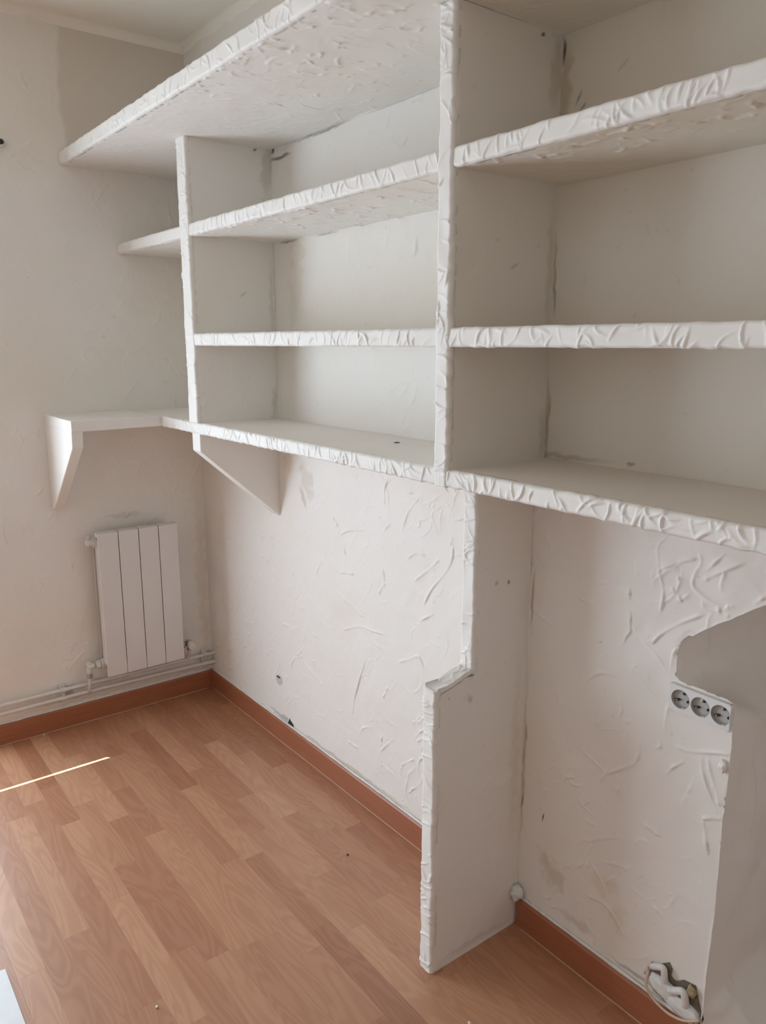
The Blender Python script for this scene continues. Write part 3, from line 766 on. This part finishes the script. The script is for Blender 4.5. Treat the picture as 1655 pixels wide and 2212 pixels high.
# support panel under the right divider
XP0, XP1, YP0, YP1, ZP = 1.798, 1.8403, -0.2994, -0.1862, 0.7513
pp = [(0, 0), (YP0 + LIP, 0), (YP0 + LIP, ZP - 0.006), (YP1 + LIP, ZP - 0.006), (YP1 + LIP, ZA0 + 0.004), (0, ZA0 + 0.004)]
sk_ = Skin(); sk_.grid((XP1, YP0 + LIP, 0), EY, EZ, EX, -YP0 - LIP, ZA0 + 0.004, 0.004, 'calm', 71, u0=YP0 + LIP, marks=panel_marks, poly=pp)
n = len(pp); sk_.mesh([(XP0, a, b) for a, b in pp] + [(XP1, a, b) for a, b in pp], [(i, (i + 1) % n, n + (i + 1) % n, n + i) for i in range(n)] + [(0, 1, 2, 3), (0, 3, 4, 5)])
o = sk_.build('support_panel', unit)
o['label'] = 'stepped plaster panel carrying the bottom shelf down to the floor'
relief('front_edge', o, (XP0, YP0, 0), EZ, EX, NY, ZP - 0.012, XP1 - XP0, M_EDGE, dens=60, amp=0.0036, lean=0.8, seed=61, ploc=UL)
relief('front_edge', o, (XP0, YP1, ZP), EZ, EX, NY, ZA0 - ZP - 0.012, XP1 - XP0, M_EDGE, dens=65, amp=0.0036, lean=0.9, seed=62, ploc=UL)
relief('step_edge', o, (XP0, YP0 + 0.002, ZP - 0.016), EX, (0, 0.9685, 0.249), (0, -0.249, 0.9685), XP1 - XP0, YP1 - YP0 + 0.004, M_EDGE, dens=420, amp=0.0034, seed=63, ploc=UL)

# ------------------------------------------------------------------ radiator
M_RAD = simple('white_radiator_enamel', (0.72, 0.70, 0.68), 0.38, var=0.03, scale=12)
M_CHROME = simple('scuffed_valve_metal', (0.42, 0.40, 0.37), 0.4, metal=0.7, var=0.3)
M_PIPE = simple('painted_pipe', (0.70, 0.69, 0.66), 0.5, var=0.10, scale=50)
M_DARK = simple('dark_hole', (0.03, 0.026, 0.022), 0.9)
RZ0, RZ1, RY0, RX1 = 0.207, 0.790, -0.4905, 0.104
PITCHR = 0.0805
rad = empty('radiator', (0.06, -0.33, RZ0), 'white four-section aluminium radiator on the left wall', 'radiator')
RL = rad.location
for i in range(4):
    y0 = RY0 + i * PITCHR
    yc = y0 + PITCHR / 2
    # body: water column, side fins, rear plate, top and bottom collars
    v, f = join(box_vf(0.03, 0.098, yc - 0.012, yc + 0.012, RZ0 + 0.02, RZ1 - 0.02),
                box_vf(0.045, 0.099, y0 + 0.006, y0 + 0.0085, RZ0 + 0.045, RZ1 - 0.03), box_vf(0.045, 0.099, y0 + PITCHR - 0.0085, y0 + PITCHR - 0.006, RZ0 + 0.045, RZ1 - 0.03),
                box_vf(0.024, 0.028, y0 + 0.003, y0 + PITCHR - 0.003, RZ0 + 0.03, RZ1 - 0.012),
                box_vf(0.028, 0.05, y0 + 0.02, y0 + PITCHR - 0.02, RZ1 - 0.018, RZ1 - 0.006),
                box_vf(0.066, 0.0995, y0 + 0.0015, y0 + PITCHR - 0.0015, RZ1 - 0.016, RZ1 + 0.001))
    sec = mk('section', v, f, M_RAD, rad, bevel=0.0012)
    for zz in (RZ0 + 0.043, RZ1 - 0.040):
        v, f = cyl_vf((0.055, y0, zz), (0.055, y0 + PITCHR, zz), 0.022, 20); mk('collar', v, f, M_RAD, sec, smooth=False, ploc=RL)
    v, f = box_vf(0.0995, RX1, y0 + 0.0011, y0 + PITCHR - 0.0011, RZ0, RZ1)
    mk('front_panel', v, f, M_RAD, sec, bevel=0.0022, seg=3, ploc=RL)
# valves
val = bpy.data.objects.new('return_valve', None); link(val, rad)
def part(name, parent, vf, mat, ploc, smooth=True, bevel=0.0):
    o = mk(name, vf[0], vf[1], mat, parent, smooth=False, bevel=bevel, ploc=ploc)
    if smooth:
        o.data.polygons.foreach_set('use_smooth', [len(p.vertices) == 4 for p in o.data.polygons])
    return o
bpy.data.objects.remove(val)
zl = RZ0 + 0.043
v = part('return_valve', rad, join(cyl_vf((0.055, RY0 - 0.030, zl), (0.055, RY0, zl), 0.011), cyl_vf((0.055, RY0 - 0.062, zl), (0.055, RY0 - 0.034, zl), 0.012), cyl_vf((0.055, RY0 - 0.056, zl), (0.055, RY0 - 0.056, zl + 0.020), 0.010, r1=0.0085), cyl_vf((0.055, RY0 - 0.056, zl - 0.036), (0.055, RY0 - 0.056, zl), 0.0095)), M_PIPE, RL)
part('union_nut', v, join(cyl_vf((0.055, RY0 - 0.026, zl), (0.055, RY0 - 0.012, zl), 0.0175, 6), cyl_vf((0.055, RY0 - 0.009, zl), (0.055, RY0 - 0.001, zl), 0.0195, 16)), M_PIPE, RL, smooth=False, bevel=0.001)
part('compression_nut', v, cyl_vf((0.055, RY0 - 0.056, zl - 0.046), (0.055, RY0 - 0.056, zl - 0.030), 0.0125, 6), M_CHROME, RL, smooth=False, bevel=0.001)
ry = RY0 + 4 * PITCHR
v = part('supply_valve', rad, join(cyl_vf((0.055, ry, zl), (0.055, ry + 0.030, zl), 0.010), cyl_vf((0.055, ry + 0.030, zl), (0.055, ry + 0.052, zl), 0.0115), cyl_vf((0.040, ry + 0.042, zl), (0.068, ry + 0.042, zl), 0.011), cyl_vf((0.052, ry + 0.042, zl - 0.03), (0.052, ry + 0.042, zl), 0.009)), M_CHROME, RL)
part('union_nut', v, cyl_vf((0.055, ry + 0.006, zl), (0.055, ry + 0.020, zl), 0.0165, 6), M_CHROME, RL, smooth=False, bevel=0.001)
part('knob', v, join(cyl_vf((0.066, ry + 0.042, zl), (0.092, ry + 0.042, zl - 0.004), 0.0165, 20, r1=0.0185), cyl_vf((0.092, ry + 0.042, zl - 0.004), (0.0955, ry + 0.042, zl - 0.0045), 0.0185, 20, r1=0.015)), M_RAD, RL)
part('knob_cap', v, cyl_vf((0.0955, ry + 0.042, zl - 0.0045), (0.0968, ry + 0.042, zl - 0.0047), 0.006, 16), M_PIPE, RL)
v = part('bleed_valve', rad, join(cyl_vf((0.055, RY0 - 0.006, RZ1 - 0.04), (0.055, RY0, RZ1 - 0.04), 0.021, 6), cyl_vf((0.055, RY0 - 0.030, RZ1 - 0.04), (0.055, RY0 - 0.006, RZ1 - 0.04), 0.0135, 16)), M_RAD, RL, smooth=False, bevel=0.001)
part('bleed_screw', v, cyl_vf((0.055, RY0 - 0.020, RZ1 - 0.028), (0.055, RY0 - 0.020, RZ1 - 0.014), 0.0065, 12), M_RAD, RL)
for yy in (0.07, 0.23):
    part('wall_hook', rad, box_vf(0.0, 0.05, RY0 + yy, RY0 + yy + 0.025, RZ1 - 0.075, RZ1 - 0.066), M_RAD, RL, smooth=False)

# heating pipes
UPZ, LOZ, PX = 0.168, 0.134, 0.026
pts = [(-0.05, -0.925, UPZ), (0.012, -0.925, UPZ), (0.024, -0.915, UPZ), (PX, -0.90, UPZ), (PX, -0.5, UPZ), (PX, -0.10, UPZ - 0.002), (PX, 0.02, UPZ - 0.003)]
p1 = empty('heating_pipe', (PX, -0.45, UPZ), 'upper white heating pipe running under the radiator', 'pipe', 'heating pipes')
v, f = tube_vf(spline(pts, 6), 0.0075, 12); mk('run', v, f, M_PIPE, p1, smooth=True)
v, f = tube_vf(spline([(PX, -0.1265, UPZ), (PX + 0.006, -0.1265, UPZ + 0.012), (0.050, -0.1265, UPZ + 0.035), (0.052, -0.1265, zl - 0.02)], 6), 0.0072, 10); mk('riser', v, f, M_PIPE, p1, smooth=True)
p2 = empty('heating_pipe', (PX, -0.45, LOZ), 'lower white heating pipe just above the baseboard', 'pipe', 'heating pipes')
pts = [(-0.05, -0.905, LOZ), (0.012, -0.905, LOZ), (0.024, -0.895, LOZ), (PX, -0.88, LOZ), (PX, -0.5, LOZ + 0.001), (PX, -0.10, LOZ - 0.006), (PX, 0.02, LOZ - 0.010)]
v, f = tube_vf(spline(pts, 6), 0.0075, 12); mk('run', v, f, M_PIPE, p2, smooth=True)
v, f = tube_vf(spline([(PX, RY0 - 0.056, LOZ), (PX + 0.012, RY0 - 0.056, LOZ + 0.014), (0.050, RY0 - 0.056, LOZ + 0.05), (0.055, RY0 - 0.056, zl - 0.04)], 6), 0.0072, 10); mk('riser', v, f, M_PIPE, p2, smooth=True)
M_CLIP = simple('pipe_clip_plastic', (0.68, 0.67, 0.63), 0.55)
for yy, lab in ((-0.645, 'double pipe clip on the wall left of the radiator'), (-0.045, 'double pipe clip on the wall by the corner')):
    c = empty('pipe_clip', (0.0, yy, (UPZ + LOZ) / 2), lab, 'pipe clip', 'pipe clips')
    v, f = box_vf(0.0, 0.014, yy - 0.011, yy + 0.011, LOZ - 0.016, UPZ + 0.018); mk('base', v, f, M_CLIP, c, bevel=0.002)
    for zz in (UPZ, LOZ - (0.007 if yy > -0.1 else 0)):
        v, f = cyl_vf((PX, yy - 0.010, zz), (PX, yy + 0.010, zz), 0.0105, 16); mk('collar', v, f, M_CLIP, c, smooth=False)
    v, f = cyl_vf((0.0135, yy, (UPZ + LOZ) / 2), (0.030, yy, (UPZ + LOZ) / 2), 0.005, 12); mk('screw', v, f, M_CLIP, c)

# ------------------------------------------------------------------ triple socket
M_SOCK = simple('white_socket_plastic', (0.76, 0.77, 0.77), 0.4, var=0.03)
M_CUP = simple('grey_socket_cup', (0.46, 0.46, 0.44), 0.45, var=0.05)
M_STEEL = simple('bright_contact_metal', (0.65, 0.64, 0.60), 0.3, metal=0.8)
sk = empty('triple_socket', (2.302, 0.0, 0.800), 'white triple wall socket below the cut-away edge', 'socket')
SL = sk.location
px0, px1, pz0, pz1, py = 2.234, 2.3645, 0.771, 0.827, -0.010
cells = [(2.2385, 2.281), (2.281, 2.325), (2.325, 2.3650)]
V = []; F = []; N = 32
def addv(p): V.append(p); return len(V) - 1
CUPR = 0.0198
centers = [2.2595, 2.303, 2.3455]
for (a, b), cx in zip(cells, centers):
    zc = 0.7995
    outer = []; inner = []
    for i in range(N):
        t = 2 * math.pi * (i + 0.5) / N; c, s_ = math.cos(t), math.sin(t)
        k = min((b - cx) / c if c > 1e-6 else ((a - cx) / c if c < -1e-6 else 9), (pz1 - zc) / s_ if s_ > 1e-6 else ((pz0 - zc) / s_ if s_ < -1e-6 else 9))
        outer.append(addv((cx + c * k, py, zc + s_ * k))); inner.append(addv((cx + c * CUPR, py, zc + s_ * CUPR)))
    for i in range(N):
        j = (i + 1) % N; F.append((outer[i], outer[j], inner[j], inner[i]))
base = len(V)
v, f = box_vf(px0, cells[0][0], py, 0.004, pz0, pz1); V2, F2 = join((V, F), (v, f))
# rim walls behind the face
v, f = box_vf(cells[0][0], px1, py + 0.0002, 0.004, pz1 - 0.002, pz1); V2, F2 = join((V2, F2), (v, f))
v, f = box_vf(cells[0][0], px1, py + 0.0002, 0.004, pz0, pz0 + 0.002); V2, F2 = join((V2, F2), (v, f))
v, f = box_vf(px1 - 0.001, px1 + 0.0008, py + 0.0002, 0.004, pz0, pz1); V2, F2 = join((V2, F2), (v, f))
mk('cover_plate', V2, F2, M_SOCK, sk)
for cx in centers:
    zc = 0.7995; V = []; F = []
    for k, (yy, rr) in enumerate(((py - 0.0006, CUPR), (-0.0022, CUPR * 0.96))):
        for i in range(N):
            t = 2 * math.pi * i / N; V.append((cx + math.cos(t) * rr, yy, zc + math.sin(t) * rr))
    for i in range(N):
        j = (i + 1) % N; F.append((i, j, N + j, N + i))
    F.append(tuple(range(N, 2 * N)))
    cup = mk('socket_cup', V, F, M_CUP, sk)
    for dx, dz in ((0.004, 0.0115), (0.0135, -0.003)):
        v, f = cyl_vf((cx + dx, -0.0046, zc + dz), (cx + dx, -0.0018, zc + dz), 0.0027, 14); mk('pin_hole', v, f, M_DARK, cup, ploc=SL)
    # slot with a bright contact
    v, f = box_vf(-0.0058, 0.0058, -0.0022, 0.0006, -0.0024, 0.0024)
    ca, sa = math.cos(0.35), math.sin(0.35)
    def tf(p): return (cx - 0.009 + p[0] * ca - p[2] * sa, -0.004 + p[1], zc - 0.005 + p[0] * sa + p[2] * ca)
    mk('earth_slot', [tf(p) for p in v], f, M_DARK, cup, ploc=SL, bevel=0.0008)
    v, f = box_vf(-0.0035, 0.0000, -0.0027, 0.0, -0.0010, 0.0010); mk('earth_contact', [tf(p) for p in v], f, M_STEEL, cup, ploc=SL)
    v, f = box_vf(cx + 0.004, cx + 0.011, py - 0.001, -0.004, zc - CUPR + 0.0015, zc - CUPR + 0.0035); mk('earth_clip', v, f, M_STEEL, cup, ploc=SL)

# ------------------------------------------------------------------ repairs on the back wall, right
def ridge(name, pts, r, parent, ploc, mat=None, seed=0, flat=0.55):
    sp = spline(pts, 10); V, F = tube_vf(sp, [r * (0.75 + 0.5 * noise.noise(Vector((i * 0.33, seed, 2)))) * min(1, 0.35 + 4 * min(i, len(sp) - 1 - i) / len(sp)) for i in range(len(sp))], 8)
    V = [(p[0], p[1] * flat, p[2]) for p in V]
    return mk(name, V, F, mat or M_FILL, parent, smooth=True, ploc=ploc)
tag(lump('plaster_knob', (2.358, -0.002, 0.694), (0.008, 0.008, 0.013), M_FILL, seed=3, amp=0.5), 'small plaster knob on the wall edge below the triple socket', 'plaster lump')

# broken conduit end with its cable
M_PVC = simple('white_conduit_plastic', (0.74, 0.72, 0.70), 0.45, var=0.05)
M_CABLE = simple('cream_cable_sheath', (0.62, 0.47, 0.33), 0.5)
M_FOAM = simple('yellowed_foam', (0.42, 0.34, 0.20), 0.9, var=0.3, scale=120, bump=0.002)
hole = empty('conduit_outlet', (2.29, 0.0, 0.13), 'broken white conduit elbows sticking out of the wall above the baseboard', 'conduit')
HL = hole.location
def mottled(name, pl, y, mat, parent, ploc, thick=0.006):
    pts = [Vector((x, z)) for x, z in pl]; n = len(pts)
    V = [(p.x, y, p.y) for p in pts] + [(p.x, y + thick, p.y) for p in pts]
    F = [tuple(range(n)), tuple(range(2 * n - 1, n - 1, -1))] + [(i, (i + 1) % n, n + (i + 1) % n, n + i) for i in range(n)]
    return mk(name, V, F, mat, parent, ploc=ploc)
mottled('broken_edge', [(2.236, 0.118), (2.232, 0.135), (2.245, 0.150), (2.262, 0.172), (2.282, 0.190), (2.290, 0.178), (2.288, 0.160), (2.30, 0.155), (2.318, 0.172), (2.345, 0.178), (2.352, 0.155), (2.362, 0.125), (2.362, 0.090), (2.30, 0.086), (2.26, 0.095)], -0.0012, simple('dark_broken_plaster', (0.22, 0.18, 0.13), 0.95, var=0.5, scale=90, bump=0.004), hole, HL, 0.004)
lump('plaster_core', (2.272, -0.004, 0.122), (0.034, 0.010, 0.024), M_CAULK, hole, seed=5, amp=0.35, ploc=HL)
lump('plaster_core', (2.32, -0.004, 0.108), (0.044, 0.010, 0.020), M_CAULK, hole, seed=8, amp=0.30, ploc=HL)
v, f = tube_vf(spline([(2.247, -0.006, 0.158), (2.262, -0.010, 0.170), (2.275, -0.011, 0.176), (2.279, -0.011, 0.166), (2.279, -0.009, 0.145)], 6), 0.0072, 14); e1 = mk('conduit_elbow', v, f, M_PVC, hole, smooth=True, ploc=HL)
v, f = tube_vf([(2.279, -0.0092, 0.153), (2.279, -0.009, 0.144)], 0.0082, 14); mk('socket_ring', v, f, M_PVC, e1, ploc=HL)
v, f = tube_vf(spline([(2.294, -0.008, 0.133), (2.310, -0.013, 0.146), (2.325, -0.014, 0.156), (2.331, -0.013, 0.146), (2.332, -0.010, 0.124)], 6), 0.0080, 14); e2 = mk('conduit_elbow', v, f, M_PVC, hole, smooth=True, ploc=HL)
v, f = tube_vf([(2.296, -0.0085, 0.1345), (2.303, -0.0105, 0.140)], 0.0092, 14); mk('socket_ring', v, f, M_PVC, e2, ploc=HL)
v, f = box_vf(2.272, 2.296, -0.014, 0.0, 0.126, 0.144); mk('connector', v, f, M_PVC, hole, bevel=0.003, ploc=HL)
lump('foam', (2.340, -0.005, 0.163), (0.010, 0.008, 0.014), M_FOAM, hole, seed=2, amp=0.5, ploc=HL)
for i, (x, z) in enumerate(((2.233, 0.130), (2.247, 0.166), (2.240, 0.148), (2.262, 0.124))):
    ring = [(x + math.cos(t) * 0.0035, -0.006, z + math.sin(t) * 0.0035) for t in [k * math.pi / 5 for k in range(0, 11)]]
    v, f = tube_vf(ring, 0.0011, 6); mk('wire_end', v, f, M_CHROME, hole, smooth=True, ploc=HL)
cb = spline([(2.238, -0.004, 0.140), (2.2385, -0.012, 0.122), (2.242, -0.0165, 0.109), (2.254, -0.0170, 0.096), (2.277, -0.0175, 0.0865), (2.304, -0.0175, 0.084), (2.337, -0.016, 0.093), (2.366, -0.010, 0.113)], 8)
v, f = tube_vf(cb, 0.0030, 10); tag(mk('cable', v, f, M_CABLE, smooth=True), 'cream cable curving along the top of the baseboard below the conduit', 'cable')

# foam blob in the inner corner of panel and wall
tag(lump('filler_blob', (1.853, -0.017, 0.103), (0.017, 0.016, 0.021), simple('white_foam_filler', (0.82, 0.84, 0.82), 0.7, var=0.06, scale=90, bump=0.003), seed=4, amp=0.4), 'white filler blob in the corner above the baseboard end', 'filler')

# ------------------------------------------------------------------ small things
def wall_hole(name, poly, y, label, rim=True):
    o = empty(name, (poly[0][0], 0, poly[0][1]), label, 'hole'); L = o.location
    mottled('cavity', poly, -0.0010, M_DARK, o, L, 0.006)
    return o
h = wall_hole('wall_hole', [(0.660, 0.0875), (0.668, 0.100), (0.674, 0.113), (0.680, 0.108), (0.690, 0.104), (0.702, 0.097), (0.706, 0.0885)], 0, 'dark gnawed hole in the wall just above the baseboard')
ridge('crumbling_rim', [(0.660, 0, 0.090), (0.667, 0, 0.103), (0.674, 0, 0.116), (0.688, 0, 0.107), (0.705, 0, 0.096)], 0.003, h, h.location, mat=M_CAULK, seed=14)
ob = empty('cable_hole', (0.601, 0, 0.246), 'small slotted wall outlet in the left part of the back wall', 'wall outlet')
n = 20
V = [(0.603 + math.cos(t) * 0.022, -0.0012, 0.243 + math.sin(t) * 0.020) for t in [2 * math.pi * i / n for i in range(n)]]
V += [(p[0], 0.003, p[2]) for p in V]
F = [tuple(range(n)), tuple(range(2 * n - 1, n - 1, -1))] + [(i, (i + 1) % n, n + (i + 1) % n, n + i) for i in range(n)]
mk('grey_plug', V, F, simple('grey_plug', (0.58, 0.55, 0.53), 0.6), ob)
v, f = box_vf(0.588, 0.610, -0.004, 0.002, 0.2525, 0.2575); mk('slot', v, f, M_DARK, ob, bevel=0.001)
wa = empty('wall_anchor', (0, -0.672, 2.165), 'broken plaster around a wall anchor high on the left wall', 'wall anchor')
WL = wa.location
v, f = cyl_vf((0.0, -0.676, 2.170), (0.003, -0.676, 2.170), 0.0085, 16); mk('anchor_hole', v, f, M_DARK, wa)
def ridge_l(pts, r, seed):
    sp = spline([(0.001, y, z) for y, z in pts], 8)
    V, F = tube_vf(sp, [r * (0.8 + 0.5 * noise.noise(Vector((i * 0.4, seed, 1)))) for i in range(len(sp))], 7); mk('plaster_chip', V, F, M_CAULK, wa, smooth=True, ploc=WL)
ridge_l([(-0.672, 2.182), (-0.664, 2.172), (-0.661, 2.160), (-0.666, 2.150)], 0.0032, 1)
ridge_l([(-0.690, 2.158), (-0.678, 2.155), (-0.668, 2.158)], 0.0035, 2)
ridge_l([(-0.680, 2.150), (-0.679, 2.138)], 0.0030, 3)

# sheet on the floor
M_PAPER = simple('white_sheet', (0.80, 0.82, 0.85), 0.45, var=0.06, scale=30)
v, f = box_vf(1.198, 1.62, -1.40, -1.118, 0.0, 0.004)
sh = mk('floor_tile', v, f, M_PAPER, bevel=0.0008); tag(sh, 'white tile lying loose on the laminate at the bottom left', 'tile')
v, f = tube_vf([(1.450, -0.112, 0.0015 + ZA1), (1.457, -0.108, 0.0022 + ZA1), (1.462, -0.101, 0.0018 + ZA1)], [0.0009, 0.0017, 0.0008], 7)
tag(mk('wood_splinter', v, f, simple('dark_splinter', (0.06, 0.045, 0.035), 0.8), smooth=True), 'tiny dark splinter lying on the bottom shelf', 'splinter')
for i, (x, y, lab) in enumerate(((0.022, -0.728, 'small white plaster crumb by the left baseboard'), (1.53, -0.865, 'tiny pale crumb on the laminate near the bottom edge'), (2.00, -0.32, 'pale plaster crumb on the floor beside the panel foot'), (2.13, -0.20, 'dark crumb on the shaded floor right of the panel'), (1.345, -0.20, 'dark crumb on the laminate left of the panel'))):
    dkc = 'dark' in lab
    tag(lump('crumb', (x, y, 0.0022), (0.0042, 0.003, 0.0026), M_DARK if dkc else M_CAULK, seed=i + 20, amp=0.4, sub=2), lab, 'crumb', 'crumbs on the floor')
